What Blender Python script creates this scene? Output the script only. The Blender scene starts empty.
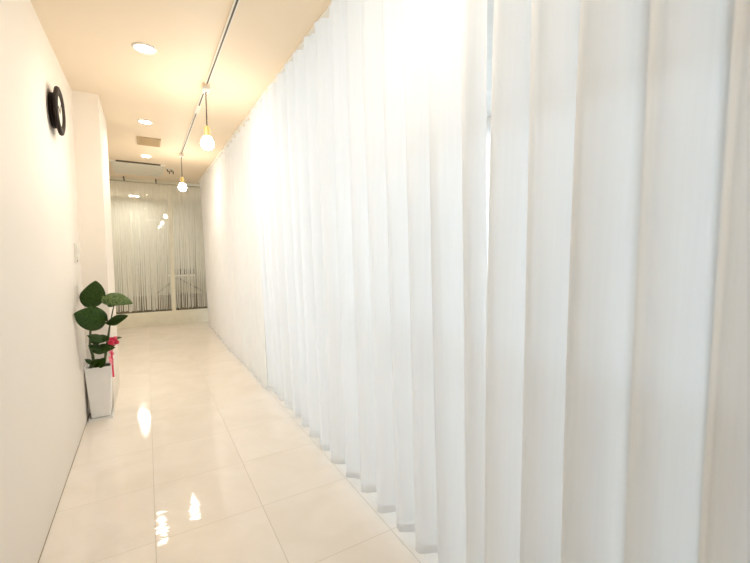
import bpy, bmesh, math, random
from mathutils import Vector, Matrix
random.seed(7)
PI = math.pi
SC = bpy.context.scene
C = SC.collection

# ------------------------------------------------------------------ camera
CAM_H = 1.64
YAW, PITCH, ROLL, FPX = 0.5382, 0.0769, 0.0020, 382.79
fw = Vector((math.sin(YAW)*math.cos(PITCH), math.cos(YAW)*math.cos(PITCH), -math.sin(PITCH)))
rt0 = Vector((math.cos(YAW), -math.sin(YAW), 0)); up0 = rt0.cross(fw)
rt = rt0*math.cos(ROLL) + up0*math.sin(ROLL)
up = up0*math.cos(ROLL) - rt0*math.sin(ROLL)
cam_d = bpy.data.cameras.new('camera'); cam = bpy.data.objects.new('camera', cam_d); C.objects.link(cam)
m = Matrix((rt, up, -fw)).transposed().to_4x4(); m.translation = (0, 0, CAM_H)
cam.matrix_world = m
cam_d.sensor_width = 36; cam_d.lens = FPX/750*36; cam_d.clip_start = 0.02
SC.camera = cam

def at(px, py, depth):
    """world point seen in the photograph at (px, py), at a camera depth in metres"""
    return Vector((0, 0, CAM_H)) + (fw + rt*((px-375)/FPX) - up*((py-281.5)/FPX))*depth

# ------------------------------------------------------------------ materials
def newmat(name):
    mt = bpy.data.materials.new(name); mt.use_nodes = True
    nt = mt.node_tree
    for n in list(nt.nodes): nt.nodes.remove(n)
    out = nt.nodes.new('ShaderNodeOutputMaterial')
    return mt, nt, out

def N(nt, t, **kw):
    n = nt.nodes.new(t)
    for k, v in kw.items():
        if k in n.inputs: n.inputs[k].default_value = v
        else: setattr(n, k, v)
    return n

def pmat(name, col, rough=0.5, metal=0.0, var=0.04, scale=8.0, bump=0.0, bscale=60.0, spec=0.5):
    """principled with a soft procedural noise in the colour and, if asked, a bump"""
    mt, nt, out = newmat(name)
    b = N(nt, 'ShaderNodeBsdfPrincipled', Roughness=rough, Metallic=metal)
    b.inputs['Specular IOR Level'].default_value = spec
    tc = N(nt, 'ShaderNodeTexCoord')
    nz = N(nt, 'ShaderNodeTexNoise', Scale=scale, Detail=4.0)
    nt.links.new(tc.outputs['Object'], nz.inputs['Vector'])
    rp = N(nt, 'ShaderNodeValToRGB')
    lo = [max(0, c*(1-var)) for c in col]; hi = [min(1, c*(1+var)) for c in col]
    rp.color_ramp.elements[0].color = (*lo, 1); rp.color_ramp.elements[1].color = (*hi, 1)
    rp.color_ramp.elements[0].position = .3; rp.color_ramp.elements[1].position = .7
    nt.links.new(nz.outputs['Fac'], rp.inputs['Fac'])
    nt.links.new(rp.outputs['Color'], b.inputs['Base Color'])
    if bump:
        nb = N(nt, 'ShaderNodeTexNoise', Scale=bscale, Detail=3.0)
        nt.links.new(tc.outputs['Object'], nb.inputs['Vector'])
        bp = N(nt, 'ShaderNodeBump', Strength=bump, Distance=0.01)
        nt.links.new(nb.outputs['Fac'], bp.inputs['Height'])
        nt.links.new(bp.outputs['Normal'], b.inputs['Normal'])
    nt.links.new(b.outputs[0], out.inputs[0])
    return mt

def emat(name, col, strength):
    mt, nt, out = newmat(name)
    e = N(nt, 'ShaderNodeEmission', Color=(*col, 1), Strength=strength)
    nt.links.new(e.outputs[0], out.inputs[0])
    return mt

def cloth_mat(name, col, transl, clear, weave=900.0):
    """thin cloth: diffuse front, light passing through, a little see-through"""
    mt, nt, out = newmat(name)
    tc = N(nt, 'ShaderNodeTexCoord')
    mp = N(nt, 'ShaderNodeMapping'); mp.inputs['Scale'].default_value = (1, 1, .03)
    nz = N(nt, 'ShaderNodeTexNoise', Scale=70.0, Detail=3.0)
    nt.links.new(tc.outputs['Object'], mp.inputs['Vector']); nt.links.new(mp.outputs[0], nz.inputs['Vector'])
    rp = N(nt, 'ShaderNodeValToRGB')
    rp.color_ramp.elements[0].color = (*[c*.94 for c in col], 1); rp.color_ramp.elements[1].color = (*col, 1)
    nt.links.new(nz.outputs['Fac'], rp.inputs['Fac'])
    d = N(nt, 'ShaderNodeBsdfDiffuse'); t = N(nt, 'ShaderNodeBsdfTranslucent'); tr = N(nt, 'ShaderNodeBsdfTransparent')
    nt.links.new(rp.outputs['Color'], d.inputs['Color']); nt.links.new(rp.outputs['Color'], t.inputs['Color'])
    m1 = N(nt, 'ShaderNodeMixShader', Fac=transl); m2 = N(nt, 'ShaderNodeMixShader', Fac=clear)
    nt.links.new(d.outputs[0], m1.inputs[1]); nt.links.new(t.outputs[0], m1.inputs[2])
    nt.links.new(m1.outputs[0], m2.inputs[1]); nt.links.new(tr.outputs[0], m2.inputs[2])
    nt.links.new(m2.outputs[0], out.inputs[0])
    return mt

def glass_mat(name):
    mt, nt, out = newmat(name)
    fr = N(nt, 'ShaderNodeFresnel', IOR=1.6)
    tr = N(nt, 'ShaderNodeBsdfTransparent'); tr.inputs['Color'].default_value = (.97, .97, .95, 1)
    gl = N(nt, 'ShaderNodeBsdfGlossy', Roughness=0.01); gl.inputs['Color'].default_value = (1, 1, .98, 1)
    mul = N(nt, 'ShaderNodeMath', operation='MULTIPLY_ADD'); mul.inputs[1].default_value = 0.35; mul.inputs[2].default_value = 0.0
    nt.links.new(fr.outputs[0], mul.inputs[0])
    mx = N(nt, 'ShaderNodeMixShader')
    nt.links.new(mul.outputs[0], mx.inputs[0]); nt.links.new(tr.outputs[0], mx.inputs[1]); nt.links.new(gl.outputs[0], mx.inputs[2])
    nt.links.new(mx.outputs[0], out.inputs[0])
    return mt

def floor_mat():
    mt, nt, out = newmat('polished_cream_tile')
    b = N(nt, 'ShaderNodeBsdfPrincipled'); b.inputs['Specular IOR Level'].default_value = .7
    tc = N(nt, 'ShaderNodeTexCoord')
    sep = N(nt, 'ShaderNodeSeparateXYZ'); nt.links.new(tc.outputs['Object'], sep.inputs[0])
    TS = 0.6
    def dist(sock, off):
        a = N(nt, 'ShaderNodeMath', operation='SUBTRACT'); nt.links.new(sock, a.inputs[0]); a.inputs[1].default_value = off
        p = N(nt, 'ShaderNodeMath', operation='PINGPONG'); nt.links.new(a.outputs[0], p.inputs[0]); p.inputs[1].default_value = TS/2
        fl = N(nt, 'ShaderNodeMath', operation='DIVIDE'); nt.links.new(a.outputs[0], fl.inputs[0]); fl.inputs[1].default_value = TS
        fo = N(nt, 'ShaderNodeMath', operation='FLOOR'); nt.links.new(fl.outputs[0], fo.inputs[0])
        return p.outputs[0], fo.outputs[0]
    dx, ix = dist(sep.outputs['X'], -0.0143 - 6*TS)
    dy, iy = dist(sep.outputs['Y'], 2.3955 - 12*TS)
    thin = N(nt, 'ShaderNodeMath', operation='MULTIPLY'); thin.inputs[1].default_value = 1.5; nt.links.new(dy, thin.inputs[0])
    mn = N(nt, 'ShaderNodeMath', operation='MINIMUM'); nt.links.new(dx, mn.inputs[0]); nt.links.new(thin.outputs[0], mn.inputs[1])
    gr = N(nt, 'ShaderNodeMapRange'); gr.inputs['From Min'].default_value = .0008; gr.inputs['From Max'].default_value = .0024
    nt.links.new(mn.outputs[0], gr.inputs['Value'])
    cmb = N(nt, 'ShaderNodeCombineXYZ'); nt.links.new(ix, cmb.inputs[0]); nt.links.new(iy, cmb.inputs[1])
    wn = N(nt, 'ShaderNodeTexWhiteNoise'); wn.noise_dimensions = '2D'; nt.links.new(cmb.outputs[0], wn.inputs['Vector'])
    # soft marbling, shifted from tile to tile
    ad = N(nt, 'ShaderNodeVectorMath', operation='MULTIPLY_ADD'); nt.links.new(wn.outputs['Color'], ad.inputs[0])
    ad.inputs[1].default_value = (9, 9, 9); nt.links.new(tc.outputs['Object'], ad.inputs[2])
    nz = N(nt, 'ShaderNodeTexNoise', Scale=2.6, Detail=7.0, Distortion=.9); nt.links.new(ad.outputs[0], nz.inputs['Vector'])
    rp = N(nt, 'ShaderNodeValToRGB')
    rp.color_ramp.elements[0].position = .34; rp.color_ramp.elements[0].color = (.775, .715, .64, 1)
    rp.color_ramp.elements[1].position = .62; rp.color_ramp.elements[1].color = (.82, .765, .70, 1)
    nt.links.new(nz.outputs['Fac'], rp.inputs['Fac'])
    mx = N(nt, 'ShaderNodeMix', data_type='RGBA')
    mx.inputs[6].default_value = (.47, .42, .34, 1)
    nt.links.new(gr.outputs[0], mx.inputs[0]); nt.links.new(rp.outputs['Color'], mx.inputs[7])
    nt.links.new(mx.outputs[2], b.inputs['Base Color'])
    ro = N(nt, 'ShaderNodeMapRange'); ro.inputs['To Min'].default_value = .6; ro.inputs['To Max'].default_value = .035
    nt.links.new(gr.outputs[0], ro.inputs['Value']); nt.links.new(ro.outputs[0], b.inputs['Roughness'])
    nb = N(nt, 'ShaderNodeTexNoise', Scale=15.0, Detail=2.0)
    pm = N(nt, 'ShaderNodeMapping'); pm.inputs['Rotation'].default_value = (0, 0, .5); pm.inputs['Scale'].default_value = (.55, 1.7, 1)
    nt.links.new(tc.outputs['Object'], pm.inputs['Vector']); nt.links.new(pm.outputs[0], nb.inputs['Vector'])
    bp = N(nt, 'ShaderNodeBump', Strength=.12, Distance=.010)
    nt.links.new(nb.outputs['Fac'], bp.inputs['Height'])
    bp2 = N(nt, 'ShaderNodeBump', Strength=.5, Distance=.002)
    nt.links.new(gr.outputs[0], bp2.inputs['Height']); nt.links.new(bp.outputs['Normal'], bp2.inputs['Normal'])
    nt.links.new(bp2.outputs['Normal'], b.inputs['Normal'])
    nt.links.new(b.outputs[0], out.inputs[0])
    return mt

M = {}
M['wall'] = pmat('cream_white_wall_paint', (.84, .785, .715), .55, var=.008, scale=3, bump=.02, bscale=220)
M['ceiling'] = pmat('warm_white_ceiling_paint', (.83, .71, .55), .6, var=.01, scale=3, bump=.02, bscale=180)
M['grey_wall'] = pmat('cool_white_wall_paint', (.80, .81, .80), .6)
M['dark_trim'] = pmat('dark_joint_filler', (.16, .13, .09), .8)
M['floor'] = floor_mat()
M['sheer'] = cloth_mat('sheer_white_voile', (.93, .93, .93), .64, .05)
M['sheer_lined'] = cloth_mat('denser_white_voile', (.96, .95, .93), .36, .0)
M['hem'] = cloth_mat('folded_voile_hem', (.94, .94, .94), .58, .0)
M['string'] = cloth_mat('pale_string_strands', (.85, .84, .79), .3, .24)
M['black'] = pmat('dark_brown_black_plastic', (.020, .012, .009), .6, spec=.2)
M['black_metal'] = pmat('black_painted_metal', (.018, .017, .015), .5, spec=.3)
M['white_plastic'] = pmat('white_plastic', (.82, .79, .72), .35, var=.02)
M['white_gloss'] = pmat('white_glazed_ceramic', (.86, .86, .85), .16, var=.02)
M['face'] = pmat('off_white_clock_face', (.80, .76, .66), .4)
M['brass'] = pmat('yellow_brass', (.86, .68, .30), .35, metal=.5)
M['cord'] = pmat('black_twisted_flex', (.045, .035, .02), .7, bump=.5, bscale=500)
M['slot'] = pmat('dark_track_slot', (.075, .055, .03), .6)
M['tan'] = pmat('tan_grille_plastic', (.52, .38, .21), .55)
M['grey_panel'] = pmat('pale_grey_panel', (.70, .68, .58), .5)
M['rail'] = pmat('grey_aluminium_rail', (.48, .46, .38), .4, metal=.5)
M['frame'] = pmat('white_coated_frame', (.80, .78, .66), .35)
M['glass'] = glass_mat('clear_glass')
M['soil'] = pmat('dark_potting_soil', (.035, .024, .016), .95, var=.5, scale=60, bump=.8, bscale=90)
M['stem'] = pmat('green_brown_stem', (.055, .085, .022), .55, var=.3, scale=30)
M['ribbon'] = pmat('crimson_satin_ribbon', (.72, .035, .10), .35, var=.12)
M['ribbon_pink'] = pmat('pink_white_dotted_ribbon', (.82, .22, .28), .4, var=.45, scale=120)
M['bulb'] = emat('glowing_warm_bulb', (1.0, .87, .70), 125.0)
M['led'] = emat('glowing_downlight_lens', (1.0, .93, .80), 40.0)

def leaf_mat(name, dark, light, vein):
    mt, nt, out = newmat(name)
    b = N(nt, 'ShaderNodeBsdfPrincipled', Roughness=.5)
    b.inputs['Specular IOR Level'].default_value = .3
    uv = N(nt, 'ShaderNodeUVMap')
    sep = N(nt, 'ShaderNodeSeparateXYZ'); nt.links.new(uv.outputs[0], sep.inputs[0])
    # u along the leaf, v across it; veins run out from the midrib at a slant
    ab = N(nt, 'ShaderNodeMath', operation='SUBTRACT'); ab.inputs[1].default_value = .5; nt.links.new(sep.outputs['Y'], ab.inputs[0])
    aa = N(nt, 'ShaderNodeMath', operation='ABSOLUTE'); nt.links.new(ab.outputs[0], aa.inputs[0])
    sl = N(nt, 'ShaderNodeMath', operation='MULTIPLY_ADD'); nt.links.new(aa.outputs[0], sl.inputs[0]); sl.inputs[1].default_value = -.55
    nt.links.new(sep.outputs['X'], sl.inputs[2])
    pp = N(nt, 'ShaderNodeMath', operation='PINGPONG'); nt.links.new(sl.outputs[0], pp.inputs[0]); pp.inputs[1].default_value = .07
    m1 = N(nt, 'ShaderNodeMath', operation='MINIMUM'); nt.links.new(pp.outputs[0], m1.inputs[0]); nt.links.new(aa.outputs[0], m1.inputs[1])
    mr = N(nt, 'ShaderNodeMapRange'); mr.inputs['From Max'].default_value = .014; nt.links.new(m1.outputs[0], mr.inputs['Value'])
    nz = N(nt, 'ShaderNodeTexNoise', Scale=9.0, Detail=3.0); nt.links.new(uv.outputs[0], nz.inputs['Vector'])
    rp = N(nt, 'ShaderNodeValToRGB')
    rp.color_ramp.elements[0].position = .4; rp.color_ramp.elements[1].position = .62
    rp.color_ramp.elements[0].color = (*dark, 1); rp.color_ramp.elements[1].color = (*light, 1)
    nt.links.new(nz.outputs['Fac'], rp.inputs['Fac'])
    mx = N(nt, 'ShaderNodeMix', data_type='RGBA'); mx.inputs[6].default_value = (*vein, 1)
    nt.links.new(mr.outputs[0], mx.inputs[0]); nt.links.new(rp.outputs['Color'], mx.inputs[7])
    nt.links.new(mx.outputs[2], b.inputs['Base Color'])
    tl = N(nt, 'ShaderNodeBsdfTranslucent'); nt.links.new(mx.outputs[2], tl.inputs['Color'])
    ms = N(nt, 'ShaderNodeMixShader', Fac=.15); nt.links.new(b.outputs[0], ms.inputs[1]); nt.links.new(tl.outputs[0], ms.inputs[2])
    nt.links.new(ms.outputs[0], out.inputs[0])
    return mt
M['leaf'] = leaf_mat('deep_green_leaf', (.016, .044, .002), (.030, .075, .004), (.045, .11, .02))
M['leaf_pale'] = leaf_mat('variegated_green_leaf', (.035, .09, .018), (.13, .20, .065), (.19, .26, .10))

# ------------------------------------------------------------------ mesh helpers
def link(name, bm, mat, parent=None, smooth=False, bevel=0.0):
    me = bpy.data.meshes.new(name)
    bmesh.ops.recalc_face_normals(bm, faces=bm.faces[:])
    bm.to_mesh(me); bm.free()
    if smooth:
        for p in me.polygons: p.use_smooth = True
    if mat: me.materials.append(mat)
    o = bpy.data.objects.new(name, me); C.objects.link(o)
    if parent:
        o.parent = parent
        o.matrix_parent_inverse = Matrix.Translation(-parent.location) if False else Matrix.Identity(4)
    if bevel:
        b = o.modifiers.new('bevel', 'BEVEL'); b.width = bevel; b.segments = 2; b.limit_method = 'ANGLE'
    return o

def thing(name, label, cat, loc=(0, 0, 0), group=None):
    o = bpy.data.objects.new(name, None); C.objects.link(o); o.location = loc; o.empty_display_size = .05
    o['label'] = label; o['category'] = cat
    if group: o['group'] = group
    return o

def tag(o, label, cat, group=None, kind=None):
    o['label'] = label; o['category'] = cat
    if group: o['group'] = group
    if kind: o['kind'] = kind
    return o

def struct(name, bm, mat, smooth=False, label=None):
    o = link(name, bm, mat, None, smooth); o['kind'] = 'structure'
    if label: o['label'] = label
    return o

def box(bm, a, b):
    vs = [bm.verts.new((x, y, z)) for x in (a[0], b[0]) for y in (a[1], b[1]) for z in (a[2], b[2])]
    for f in ((0, 1, 3, 2), (4, 6, 7, 5), (0, 4, 5, 1), (2, 3, 7, 6), (0, 2, 6, 4), (1, 5, 7, 3)):
        bm.faces.new([vs[i] for i in f])
    return bm

def bx(a, b): return box(bmesh.new(), a, b)

def tube(bm, pts, r, seg=8, caps=True):
    pts = [Vector(p) for p in pts]; rings = []
    rs = r if isinstance(r, (list, tuple)) else [r]*len(pts)
    for i, p in enumerate(pts):
        t = (pts[min(i+1, len(pts)-1)] - pts[max(i-1, 0)]).normalized()
        a = t.orthogonal().normalized() if i == 0 else (prev - t*prev.dot(t)).normalized()
        prev = a; b = t.cross(a)
        rings.append([bm.verts.new(p + (a*math.cos(2*PI*k/seg) + b*math.sin(2*PI*k/seg))*rs[i]) for k in range(seg)])
    for q, w in zip(rings, rings[1:]):
        for k in range(seg): bm.faces.new((q[k], q[(k+1) % seg], w[(k+1) % seg], w[k]))
    if caps:
        bm.faces.new(rings[0][::-1]); bm.faces.new(rings[-1])
    return bm

def lathe(bm, prof, seg=32, axis='Z', org=(0, 0, 0)):
    """prof = [(radius, height)]; revolved about an axis through org"""
    org = Vector(org)
    def P(r, h, k):
        a = 2*PI*k/seg; c, s = r*math.cos(a), r*math.sin(a)
        return org + (Vector((c, s, h)) if axis == 'Z' else Vector((h, c, s)))
    rings = []
    for r, h in prof:
        if r < 1e-6: rings.append([bm.verts.new(P(0, h, 0))])
        else: rings.append([bm.verts.new(P(r, h, k)) for k in range(seg)])
    for q, w in zip(rings, rings[1:]):
        for k in range(seg):
            j = (k+1) % seg
            if len(q) == 1 and len(w) == 1: continue
            if len(q) == 1: bm.faces.new((q[0], w[j], w[k]))
            elif len(w) == 1: bm.faces.new((q[k], q[j], w[0]))
            else: bm.faces.new((q[k], q[j], w[j], w[k]))
    return bm

# ------------------------------------------------------------------ room shell
XL, HC = -0.551, 3.174         # left wall, ceiling height
PF, PB, PX = 4.72, 5.66, -0.344  # pilaster front, back and corridor-side face
YG = 9.75                      # glass partition
struct('floor', bx((-1.15, -2.7, -.08), (3.5, 13.2, 0)), M['floor'])
struct('ceiling_1', bx((-1.15, -2.7, HC), (1.10, 6.87, HC+.08)), M['ceiling'])
struct('ceiling_3', bx((1.10, -2.7, HC), (3.5, 6.87, HC+.08)), M['grey_wall'])
struct('ceiling_2', bx((-1.15, 6.876, HC+.004), (3.5, 13.2, HC+.08)), M['ceiling'])
struct('wall_left', bx((XL-.1, -2.7, 0.006), (XL, PF, HC)), M['wall'])
struct('wall_pilaster', bx((-1.05, PF, 0.0), (PX, PB, HC)), M['wall'])
struct('wall_left_rear', bx((-1.15, PB, 0), (-1.05, 13.2, HC)), M['wall'])
struct('wall_right', bx((3.4, -2.7, 0), (3.5, 13.2, HC)), M['grey_wall'])
struct('wall_behind_viewer', bx((XL, -2.7, 0), (3.4, -2.6, HC)), M['grey_wall'])
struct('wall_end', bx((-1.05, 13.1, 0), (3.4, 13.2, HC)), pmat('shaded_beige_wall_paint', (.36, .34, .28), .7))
struct('wall_partition', bx((1.30, YG-.05, 0), (3.4, YG+.07, HC)), M['grey_wall'])
struct('seam_shadow_left', bx((XL, -2.6, 0), (XL+.003, PF, .0055)), pmat('brown_seam_shadow', (.30, .25, .17), .8))  # thin brown strip standing in for the recess shadow where wall meets floor
struct('trim_1', bx((-1.05, YG-.05, HC-.012), (1.30, YG+.07, HC+.004)), M['frame'])

# ------------------------------------------------------------------ glass screen at the corridor's end
def glazing(n, x0, x1, lab):
    fr = bmesh.new(); fw_ = .038
    z0, z1 = .285, HC-.014
    box(fr, (x0, YG-.03, z0), (x0+fw_, YG+.01, z1)); box(fr, (x1-fw_, YG-.03, z0), (x1, YG+.01, z1))
    box(fr, (x0+fw_, YG-.03, z0), (x1-fw_, YG+.01, z0+.02)); box(fr, (x0+fw_, YG-.03, z1-.03), (x1-fw_, YG+.01, z1))
    o = link('window_%d' % n, fr, M['frame']); o['kind'] = 'structure'; o['label'] = lab
    link('pane', bx((x0+fw_, YG-.013, z0+.02), (x1-fw_, YG-.007, z1-.03)), M['glass'], o)
    return o
glazing(1, -1.04, .50, 'left glass panel of the screen closing the corridor')
glazing(2, .50, 1.29, 'right glass panel of the screen closing the corridor')
struct('wall_kick_panel', bx((-1.05, YG-.045, 0), (1.30, YG+.03, .285)), M['frame'])

# ceiling-hung curtain rail in front of the glass with brackets
rl = thing('curtain_rail', 'thin grey rail under the ceiling along the top of the glass screen', 'rail', (0, 9.6, 3.1))
def child(name, bm, mat, parent, smooth=False, bevel=0):
    """link world-space geometry under a thing that stands at its own location"""
    for v in bm.verts: v.co -= parent.location
    return link(name, bm, mat, parent, smooth, bevel)
child('rod', tube(bmesh.new(), [(-1.03, 9.6, 3.100), (.3, 9.6, 3.094), (1.29, 9.6, 3.100)], .013, 10), M['rail'], rl, True)
for x in (-.33, .245):
    b = bmesh.new(); tube(b, [(x-.01, 9.5, HC+.003), (x, 9.56, 3.125), (x, 9.6, 3.10)], .012, 8)
    child('bracket', b, M['slot'], rl, True)

def strands(x0, x1, lab, seed):
    rnd = random.Random(seed); bm = bmesh.new(); x = x0
    while x < x1:
        w = rnd.choice((.022, .03, .04, .05)); bot = rnd.choice((.22, .38, .5, .7, .9)); g = rnd.choice((-.004, -.002, 0, .001))
        zb = rnd.uniform(.315, .345); y = 9.90 + rnd.uniform(-.012, .012); lean = rnd.uniform(-.008, .008)
        n = 12; prev = None
        for i in range(n+1):
            f = i/n; z = HC-.05 + (zb-(HC-.05))*f
            ww = w*(1-(1-bot)*max(0, (f-.08)/.92)**1.25)
            xo = x + lean*f*f + .002*math.sin(3*i+x*40); tw = .004*math.sin(i*1.3+x*70)
            cur = (bm.verts.new((xo, y+tw, z)), bm.verts.new((xo+ww, y-tw, z)))
            if prev: bm.faces.new((prev[0], prev[1], cur[1], cur[0]))
            prev = cur
        x += w+g
    o = link('string_curtain', bm, M['string'])
    tag(o, lab, 'string curtain', None, 'stuff')
strands(-1.03, .455, 'pale string curtain hanging behind the wide left glass panel', 3)
strands(.53, 1.27, 'pale string curtain hanging behind the narrow right glass panel', 4)

# dark stand in the room behind the strings
st = thing('display_stand', 'dark tubular stand with sloping side bars and white shelf behind the glass', 'stand', (.62, 10.25, 0))
YS = 10.25
ap = (.62, YS, 1.02)
for ex in (.11, 1.28):
    child('side_bar', tube(bmesh.new(), [ap, (ex, YS, .60)], .012, 8), M['black_metal'], st, True)
    child('post', tube(bmesh.new(), [(ex, YS, 0.0), (ex, YS, 1.22 if ex < .5 else .66)], .013, 8), M['black_metal'], st, True)
child('post', tube(bmesh.new(), [(.62, YS, 0), (.62, YS, 1.06)], .014, 8), M['black_metal'], st, True)
child('shelf', bx((.43, YS-.12, 1.06), (1.0, YS+.12, 1.095)), M['white_plastic'], st, bevel=.004)
rk = thing('slatted_rack', 'small black slatted rack on the white shelf behind the string curtain', 'rack', (.76, YS, 1.0955))
b = bmesh.new()
box(b, (.55, YS-.09, 1.0955), (.99, YS+.09, 1.11)); box(b, (.55, YS-.09, 1.21), (.99, YS+.09, 1.222))
child('frame', b, M['black_metal'], rk)
for i in range(7):
    x = .56+i*.067
    child('slat', bx((x, YS-.085, 1.11), (x+.028, YS+.085, 1.21)), M['black_metal'], rk)
bn = thing('low_bench', 'dark low bench on the floor behind the string curtain', 'bench', (.2, 12.2, 0))
child('seat', bx((-1.0, 11.9, .36), (1.9, 12.5, .46)), pmat('dark_brown_leather', (.13, .115, .085), .5), bn, bevel=.02)
child('base', bx((-.95, 11.95, 0), (1.85, 12.45, .36)), M['dark_trim'], bn)

# ------------------------------------------------------------------ ceiling fittings
def downlight(x, y, lab, watts=27):
    t = thing('downlight', lab, 'ceiling light', (x, y, HC), 'recessed ceiling downlights')
    b = lathe(bmesh.new(), [(.062, -.0005), (.064, -.008), (.078, -.010), (.084, -.004), (.085, -.0005)], 40)
    link('trim_ring', b, M['white_plastic'], t, True)
    b = lathe(bmesh.new(), [(0, -.005), (.062, -.005)], 40)
    link('lens', b, M['led'], t)
    ld = bpy.data.lights.new('downlight_beam', 'SPOT'); ld.energy = watts; ld.color = (1.0, .89, .75)
    ld.spot_size = math.radians(150); ld.spot_blend = 1.0; ld.shadow_soft_size = .055
    lo = bpy.data.objects.new('downlight_beam', ld); C.objects.link(lo); lo.location = (x, y, HC-.03)
    return t
downlight(.050, 3.49, 'largest round recessed downlight in the ceiling, left of the black track')
downlight(.050, 5.40, 'small round recessed downlight just before the tan ceiling grille', 36)
downlight(.055, 7.30, 'farthest round recessed downlight, beyond the tan ceiling grille', 48)

pn = thing('ceiling_panel_light', 'small bright square ceiling light in the room behind the string curtain', 'ceiling light', (-.22, 12.4, HC))
link('housing', bx((-.13, -.13, -.030), (.13, .13, .0035)), M['white_plastic'], pn, bevel=.004)
link('diffuser', bx((-.11, -.11, -.040), (.11, .11, -.0302)), M['led'], pn)

g = thing('ceiling_vent', 'tan rectangular grille in the ceiling between two downlights', 'vent', (.095, 6.33, HC))
b = bmesh.new()
for (x0, y0, x1, y1) in ((-.14, -.22, .14, -.20), (-.14, .20, .14, .22), (-.14, -.20, -.12, .20), (.12, -.20, .14, .20)):
    box(b, (x0, y0, -.012), (x1, y1, -.0005))
link('frame', b, M['tan'], g)
b = bmesh.new()
for i in range(11):
    y = -.19+i*.038
    box(b, (-.12, y, -.010), (.12, y+.026, -.003))
link('louvres', b, M['tan'], g)
link('backing', bx((-.12, -.20, -.003), (.12, .20, -.0005)), M['slot'], g)

v = thing('ceiling_air_conditioner', 'flush pale ceiling air unit with a long dark slot before the glass screen', 'air conditioner', (-.06, 8.5, HC))
link('panel', bx((-.40, -.55, -.022), (.40, .55, .0035)), M['grey_panel'], v, bevel=.005)
link('air_slot', bx((-.32, -.625, -.016), (.34, -.575, .0035)), M['slot'], v)
link('front_strip', bx((-.42, -.572, -.014), (.42, -.556, .0035)), M['white_plastic'], v)

hk = thing('ceiling_bracket', 'small dark double bracket on the ceiling right of the air unit', 'bracket', (.43, 8.2, HC+.003))
link('base_plate', bx((-.06, -.07, -.008), (.07, .09, .0005)), M['grey_panel'], hk)
for x in (-.03, .03):
    link('arm', tube(bmesh.new(), [(x, .04, -.008), (x+.004, .0, -.05), (x+.035, -.03, -.055), (x+.03, -.03, -.10)], .009, 8), M['slot'], hk, True)

# lighting track
TX = .532
tk = thing('lighting_track', 'narrow lighting track with dark slot running along the ceiling', 'track light rail', (TX, 3.0, HC))
def track_seg(y0, y1):
    b = bmesh.new()
    box(b, (-.014, y0-3, -.020), (-.006, y1-3, -.0005)); box(b, (.006, y0-3, -.020), (.014, y1-3, -.0005)); box(b, (-.006, y0-3, -.006), (.006, y1-3, -.0005))
    s = link('rail', b, M['white_plastic'], tk)
    link('slot', bx((-.0059, y0-3+.01, -.0205), (.0059, y1-3-.01, -.0062)), M['slot'], s)
track_seg(-1.6, 3.87); track_seg(4.02, 4.48); track_seg(4.73, 6.80)
link('joint_box', bx((-.022, 1.485-3+3-.0, -.026), (.022, 1.725, -.0005)) if False else bx((-.022, 4.485-3, -.026), (.022, 4.725-3, -.0005)), M['white_plastic'], tk, bevel=.004)

def pendant(y, lab, zb=2.645):
    t = thing('pendant_lamp', lab, 'pendant lamp', (TX, y, HC), 'bare bulb pendant lamps on the track')
    b = bx((-.032, -.062, -.058), (.032, .062, -.0275)); link('track_plug', b, M['white_plastic'], t, bevel=.006)
    zc = zb-HC
    rnd = random.Random(int(y*100))
    pts = []
    n = 40
    for i in range(n+1):
        z = -.058 + (zc+.15+.058)*i/n
        pts.append((.0035*math.sin(i*1.9), .0035*math.cos(i*1.9), z))
    link('cord', tube(bmesh.new(), pts, .0048, 6), M['cord'], t, True)
    s = lathe(bmesh.new(), [(0, zc+.165), (.012, zc+.163), (.024, zc+.150), (.027, zc+.140), (.027, zc+.085), (.030, zc+.080), (.030, zc+.060), (.022, zc+.052), (0, zc+.052)], 24)
    link('socket', s, M['brass'], t, True)
    r = .058; prof = []
    for i in range(19):
        a = PI*i/18
        rr = r*math.sin(a); h = zc - r*math.cos(a)
        if i > 12: rr = max(rr, .018 if i < 18 else 0)
        prof.append((rr, h + (.012 if i > 13 else 0)))
    link('bulb', lathe(bmesh.new(), prof, 28), M['bulb'], t, True)
pendant(3.95, 'nearer bare bulb pendant with yellow brass socket hanging by the white curtain')
pendant(6.80, 'farther bare bulb pendant at the end of the track before the glass screen')
pendant(1.22, 'bare bulb pendant over the nearest curtain folds, above the frame')

# ------------------------------------------------------------------ wall clock and wall controller
ck = thing('wall_clock', 'round dark brown wall clock on the left wall', 'clock', (XL, 3.66, 2.66))
link('back_case', lathe(bmesh.new(), [(0, .001), (.118, .001), (.122, .006), (.122, .037), (0, .037)], 48, 'X'), M['black'], ck, True)
link('rim', lathe(bmesh.new(), [(.108, .036), (.148, .034), (.166, .038), (.170, .046), (.166, .056), (.146, .062), (.128, .060), (.116, .052), (.108, .048), (.108, .036)], 8*7, 'X'), M['black'], ck, True)
link('face', lathe(bmesh.new(), [(0, .047), (.112, .047)], 48, 'X'), M['face'], ck)
def hand(L, w, ang, x):
    b = bx((x, -w/2, -.02), (x+.002, w/2, L)); bmesh.ops.rotate(b, verts=b.verts, cent=(0, 0, 0), matrix=Matrix.Rotation(ang, 3, 'X')); return b
link('hour_hand', hand(.050, .008, 1.1, .049), M['black'], ck); link('minute_hand', hand(.085, .005, -.6, .0515), M['black'], ck)

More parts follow.
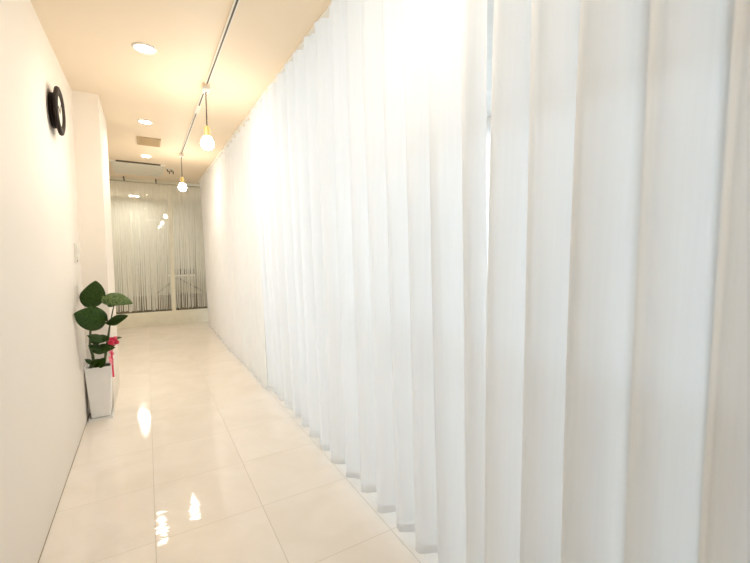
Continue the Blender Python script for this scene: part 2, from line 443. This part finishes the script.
sw = thing('wall_controller', 'small white control panel on the left wall near the corner', 'wall switch', (XL, 4.40, 1.63))
link('backplate', bx((.0005, -.07, -.095), (.010, .07, .085)), M['white_plastic'], sw, bevel=.003)
link('cover', bx((.010, -.058, -.055), (.026, .058, .075)), M['white_plastic'], sw, bevel=.004)
link('display', bx((.026, -.035, -.015), (.0275, .005, .06)), M['grey_panel'], sw)
link('button', lathe(bmesh.new(), [(0, .014), (.012, .014), (.012, .010)], 16, 'X', (0, 0, -.075)), M['tan'], sw)

# ------------------------------------------------------------------ potted plant
PXC, PYC = -.437, 4.575
pl = thing('potted_plant', 'broad-leaved green plant in a tall white square pot by the left wall', 'plant', (PXC, PYC, 0))
def square_pot():
    b = bmesh.new(); rings = []
    def ring(h, z, r=.012):
        vs = []
        for sx, sy, a0 in ((1, 1, 0), (-1, 1, PI/2), (-1, -1, PI), (1, -1, 1.5*PI)):
            for k in range(4):
                a = a0 + k*PI/6
                vs.append(b.verts.new((sx*(h-r)+r*math.cos(a), sy*(h-r)+r*math.sin(a), z)))
        return vs
    for h, z in ((.070, .022), (.076, .022), (.078, .026), (.111, .518), (.111, .526), (.101, .526), (.098, .500), (.094, .46)):
        rings.append(ring(h, z))
    for q, w in zip(rings, rings[1:]):
        n = len(q)
        for k in range(n): b.faces.new((q[k], q[(k+1) % n], w[(k+1) % n], w[k]))
    b.faces.new(rings[0][::-1])
    return b
link('pot', square_pot(), M['white_gloss'], pl)
b = bmesh.new()
box(b, (-.094, -.094, .0005), (.094, .094, .008)); 
for (x0, y0, x1, y1) in ((-.098, -.098, .098, -.088), (-.098, .088, .098, .098), (-.098, -.088, -.088, .088), (.088, -.088, .098, .088)): box(b, (x0, y0, .0005), (x1, y1, .022))
link('saucer', b, M['white_gloss'], pl)
b = bmesh.new(); n = 9; grid = [[b.verts.new((-.088+.176*i/(n-1), -.088+.176*j/(n-1), .506+random.uniform(-.006, .008))) for j in range(n)] for i in range(n)]
for i in range(n-1):
    for j in range(n-1): b.faces.new((grid[i][j], grid[i+1][j], grid[i+1][j+1], grid[i][j+1]))
link('soil', b, M['soil'], pl, True)

def local(bm):
    for v_ in bm.verts: v_.co -= pl.location
    return bm

def leaf(base, tip, normal, width, droop=.0, cup=.15, wave=.0, shape='heart', mat='leaf', label=None):
    """a leaf blade from base to tip: width across, droop bends the far end away from the normal"""
    base, tip, nrm = Vector(base), Vector(tip), Vector(normal).normalized()
    ax = tip-base; L = ax.length; a = ax.normalized(); s = a.cross(nrm).normalized(); nr = s.cross(a).normalized()
    b = bmesh.new(); uvl = b.loops.layers.uv.new('UVMap'); NU, NV = 18, 10; rows = []
    for i in range(NU+1):
        t = i/NU
        if shape == 'heart': w = t**.5*(1-t)**.85/.411
        elif shape == 'tri': w = t**.3*(1-t)**.9/.509
        elif shape == 'broad': w = t**.45*(1-t)**.6/.495
        else: w = max(0, math.sin(PI*t**.85))**.9
        w = max(w, .015); row = []
        for j in range(NV+1):
            q = j/NV*2-1
            back = (-.13*L*abs(q)*max(0, 1-t*3.2)) if shape != 'lance' else 0
            h = cup*width*.5*abs(q)**1.3*w - droop*L*t*t + wave*width*math.sin(t*9+q*2)*abs(q)
            row.append(b.verts.new(base + a*(L*t+back) + s*(q*width*.5*w) + nr*h))
        rows.append(row)
    for i in range(NU):
        for j in range(NV):
            f = b.faces.new((rows[i][j], rows[i+1][j], rows[i+1][j+1], rows[i][j+1]))
            for lp, (u_, v_) in zip(f.loops, ((i, j), (i+1, j), (i+1, j+1), (i, j+1))): lp[uvl].uv = (u_/NU, v_/NV)
    o = link('leaf', local(b), M[mat], pl, True)
    so = o.modifiers.new('thick', 'SOLIDIFY'); so.thickness = .0015
    if label: o['label'] = label
    return o

toC = -fw
D = 3.56
stem_a = [(-.475, 4.56, .50), (-.482, 4.545, .64), at(90, 347, D+.05), at(90.5, 329, D), at(91, 317, D), at(91, 304, D)]
link('stem', local(tube(bmesh.new(), stem_a, [.013, .013, .011, .009, .006, .004], 8)), M['stem'], pl, True)
stem_b = [(-.40, 4.55, .50), at(106, 352, D+.02), at(108, 338, D), at(110, 325, D), at(112.5, 312, D), at(114.5, 303, D)]
link('stem', local(tube(bmesh.new(), stem_b, [.013, .011, .010, .007, .005, .004], 8)), M['stem'], pl, True)

leaf(at(92.5, 305, D), at(94.5, 280.5, D+.05), toC*.9+Vector((.0, 0, .35)), .235, .06, .10, .02, 'heart')
leaf(at(106, 296.5, D), at(132, 302.5, D-.14), toC*.8+Vector((0, 0, .7)), .145, .03, -.22, .03, 'tri', 'leaf_pale', 'pale mottled green leaf')
leaf(at(114.5, 304, D), at(108, 299, D+.02), Vector((-.5, -.5, .3)), .10, .0, .2, .0, 'heart')
leaf(at(104, 321, D-.05), at(74.5, 314.5, 3.22), toC*1.0+Vector((.1, 0, .25)), .215, .03, -.06, .03, 'heart')
leaf(at(105, 323, D), at(130, 316, D-.1), toC*.9+Vector((0, -.1, .4)), .095, -.06, -.2, .04, 'lance')
leaf(at(108, 340, D), at(87, 335, D-.12), toC*.6+Vector((0, 0, .6)), .095, .04, -.2, .03, 'lance')
leaf(at(90, 341, D), at(109, 337, D-.05), toC*.8+Vector((0, 0, .5)), .095, .05, -.1, .03, 'lance')
leaf(at(107, 349, D), at(88, 345, D-.1), toC*.6+Vector((0, 0, .6)), .08, .05, -.2, .03, 'lance')
leaf(at(91, 350, D), at(114, 347, D-.1), toC*.8+Vector((0, 0, .4)), .10, .04, -.1, .03, 'lance')
leaf(at(108, 339, D), at(121.5, 337, D-.05), toC*.5+Vector((0, 0, .8)), .05, .03, -.1, .02, 'lance')
leaf(at(94, 364, D), at(85, 359, D-.05), toC*.5+Vector((0, 0, .8)), .055, .05, -.1, .02, 'lance')
leaf(at(94, 366, D), at(99, 359, D), toC+Vector((0, 0, .3)), .08, .05, .1, .02, 'heart')
leaf(at(99, 366, D), at(105, 358, D), toC+Vector((0, 0, .3)), .085, .05, .1, .02, 'heart')
leaf(at(90, 366, D), at(97, 361, D-.05), toC+Vector((0, 0, .5)), .07, .05, .1, .02, 'heart')
# ribbon rosette tied to the right-hand stem
def rosette():
    b = bmesh.new(); c = at(113.5, 341, D-.04); rnd = random.Random(5)
    for k in range(14):
        d = Vector((rnd.uniform(-1, 1), rnd.uniform(-1, 1), rnd.uniform(-1, 1))).normalized()
        sd = d.orthogonal().normalized(); sd = (Matrix.Rotation(rnd.uniform(0, 6), 3, d) @ sd); w = .010; prev = None
        ln = d.cross(sd)
        for i in range(13):
            a = 2*PI*i/12
            p = c + d*(.024*(1-math.cos(a))) + ln*(.016*math.sin(a))
            cur = (b.verts.new(p+sd*w), b.verts.new(p-sd*w))
            if prev: b.faces.new((prev[0], prev[1], cur[1], cur[0]))
            prev = cur
    return local(b)
rb = link('ribbon_bow', rosette(), M['ribbon'], pl, True); rb['label'] = 'red ribbon rosette tied to the stem'
def tail(pts, w, mat, curl):
    b = bmesh.new(); prev = None; n = len(pts)
    for i, p in enumerate(pts):
        p = Vector(p) + rt*(curl*math.sin(i*1.7)); sd = rt*math.cos(i*.6*(1 if curl else 0)) + fw*math.sin(i*.6*(1 if curl else 0))
        cur = (b.verts.new(p+sd*w), b.verts.new(p-sd*w))
        if prev: b.faces.new((prev[0], prev[1], cur[1], cur[0]))
        prev = cur
    return link('ribbon_tail', local(b), mat, rb, True)
def lerp(a, b_, n): return [a.lerp(b_, i/n) for i in range(n+1)]
tail(lerp(at(112, 343, D-.03), at(110, 363, D-.18), 14), .014, M['ribbon_pink'], .008)
tail(lerp(at(113, 345, D-.03), at(111.5, 365, D-.19), 14), .011, M['ribbon_pink'], -.007)
tail(lerp(at(111.5, 352, D-.12), at(113.5, 377, D-.22), 10), .0085, M['ribbon'], .0)

# ------------------------------------------------------------------ the long sheer curtains
def curtain(y0, y1, crests, xt, xb, at_, ab, zb, lab, seed, name='sheer_curtain', soft=0, mat='sheer'):
    """crests: Y of each fold that bulges into the corridor; hollows lie midway"""
    rnd = random.Random(seed); cr = sorted(c for c in crests if y0 <= c <= y1)
    knots = []   # (y, side): side -1 crest, +1 hollow
    knots.append((y0, .3))
    for i, c in enumerate(cr):
        if i: knots.append(((cr[i-1]*.5+c*.5), 1))
        knots.append((c, -1))
    knots.append((y1, .3))
    ztop = HC-.016
    cols = []
    NS = 10
    for i in range(len(knots)-1):
        (ya, sa), (yb, sb) = knots[i], knots[i+1]
        for k in range(NS if i < len(knots)-2 else NS+1):
            t = k/NS; e = (1-math.cos(PI*t))/2
            cols.append((ya+(yb-ya)*t, sa+(sb-sa)*e, i+t))
    amp = [1+rnd.uniform(-.3, .25) for _ in knots]; sway = [rnd.uniform(-1, 1) for _ in knots]; sharp = [rnd.uniform(.0, 1) for _ in knots]
    NZ = 34; b = bmesh.new(); grid = []
    ph = rnd.uniform(0, 6)
    for (y, s, ki) in cols:
        i0 = int(min(ki, len(knots)-1)); i1 = min(i0+1, len(knots)-1); ft = ki-i0
        A = amp[i0]*(1-ft)+amp[i1]*ft; S = sway[i0]*(1-ft)+sway[i1]*ft
        col = []
        for j in range(NZ+1):
            t = j/NZ; z = ztop + (zb + .006*math.sin(y*23) - ztop)*t
            g_ = min(1, t*5)
            am = at_*(1-t)+ab*t
            # omega-shaped folds: the cloth swings back under itself a little
            pitch = .18
            om = .020*math.sin(PI*ki*1.0)*0
            ripple = .006*math.sin(y*61+ph+2*t)*(1-soft) + .004*math.sin(y*133+3*t+ph)*(1-soft)
            x = xt+(xb-xt)*t + s*A*am*(.55+.45*g_) + ripple*t + .012*math.sin(2.1*t+y*1.7+ph)*t
            yy = y + S*.028*math.sin(PI*t*.8)*(1-soft*.5) + .016*(1 if s > 0 else -1)*(1-abs(s))*0
            if t < .035: x += .012*math.sin(y*95)*(1-t/.035)
            col.append(b.verts.new((x, yy, z)))
        grid.append(col)
    for q, w in zip(grid, grid[1:]):
        for j in range(NZ): b.faces.new((q[j], w[j], w[j+1], q[j+1]))
    # bottom hem: a doubled strip lying against the cloth, 3 cm tall
    h = bmesh.new(); pr = None
    for col in grid:
        p = col[-1].co; p2 = p + (col[-2].co-p).normalized()*.045
        cur = (h.verts.new((p.x-.0012, p.y, p.z-.001)), h.verts.new((p2.x-.0012, p2.y, p2.z)))
        if pr: h.faces.new((pr[0], cur[0], cur[1], pr[1]))
        pr = cur
    o = link(name, b, M[mat], None, True)
    tag(o, lab, 'curtain', 'sheer white curtains along the right side')
    link('hem', h, M['hem'], o, True)
    return o

near = [-1.1+.19*i for i in range(6)] + [.0, .13, .285, .445, .61, .79, .92]
mid = [1.10, 1.30, 1.47, 1.66, 1.86, 2.05, 2.25, 2.48, 2.70, 2.94, 3.14, 3.36, 3.60, 3.85, 4.08, 4.28]
rnd = random.Random(11); far = []; y = 4.50
while y < 9.2: far.append(y); y += rnd.uniform(.19, .30)
curtain(-1.3, .978, near, 1.05, 1.12, .05, .085, .16, 'nearest sheer white curtain with wide grey folds at the right edge', 1)
curtain(1.03, 4.365, mid, 1.05, 1.19, .04, .058, .10, 'middle sheer white curtain with stepped hem above the cream floor tiles', 2)
curtain(4.41, 9.35, far, 1.075, 1.15, .03, .030, .03, 'farthest sheer white curtain reaching the glass screen, hem close to the floor', 3, soft=.7, mat='sheer_lined')
cr = thing('ceiling_curtain_track', 'white curtain track on the ceiling above the long sheer curtains', 'curtain track', (1.05, 4, HC))
link('track_channel', bx((-.016, -5.4, -.015), (.016, 5.4, -.0005)), M['white_plastic'], cr)

# ------------------------------------------------------------------ light
def area(name, loc, rot, size, sizey, watts, col, spread=PI):
    ld = bpy.data.lights.new(name, 'AREA'); ld.shape = 'RECTANGLE'; ld.size = size; ld.size_y = sizey; ld.energy = watts; ld.color = col; ld.spread = spread
    o = bpy.data.objects.new(name, ld); C.objects.link(o); o.location = loc; o.rotation_euler = rot
    return o
SALON_W = 74
area('salon_fill_light', (2.5, 3.0, HC-.04), (0, 0, 0), .5, 3.0, 14, (.85, .93, 1.0))  # unseen fill lamp, added to brighten what shows through the curtain gap
area('cool_fill_behind_viewer', (.45, -1.6, HC-.04), (0, 0, 0), .9, 1.2, 6, (.66, .84, 1.0))  # small cool fill facing down, added out of view for the near corridor
area('salon_window_daylight', (3.33, 4.4, 1.75), (0, -PI/2, 0), 2.4, 7.0, SALON_W, (.66, .83, 1.0))
area('back_room_light', (-.22, 12.4, HC-.05), (0, 0, 0), .18, .18, 72, (1.0, .99, .95))

w = bpy.data.worlds.new('world'); SC.world = w; w.use_nodes = True
w.node_tree.nodes['Background'].inputs[0].default_value = (.9, .95, 1, 1); w.node_tree.nodes['Background'].inputs[1].default_value = .2

SC.view_settings.view_transform = 'Standard'; SC.view_settings.look = 'None'
SC.view_settings.exposure = 0.15; SC.view_settings.gamma = 1.0
SC.cycles.use_denoising = True
SC.cycles.max_bounces = 12; SC.cycles.diffuse_bounces = 8; SC.cycles.transparent_max_bounces = 24
SC.cycles.sample_clamp_indirect = 6.0
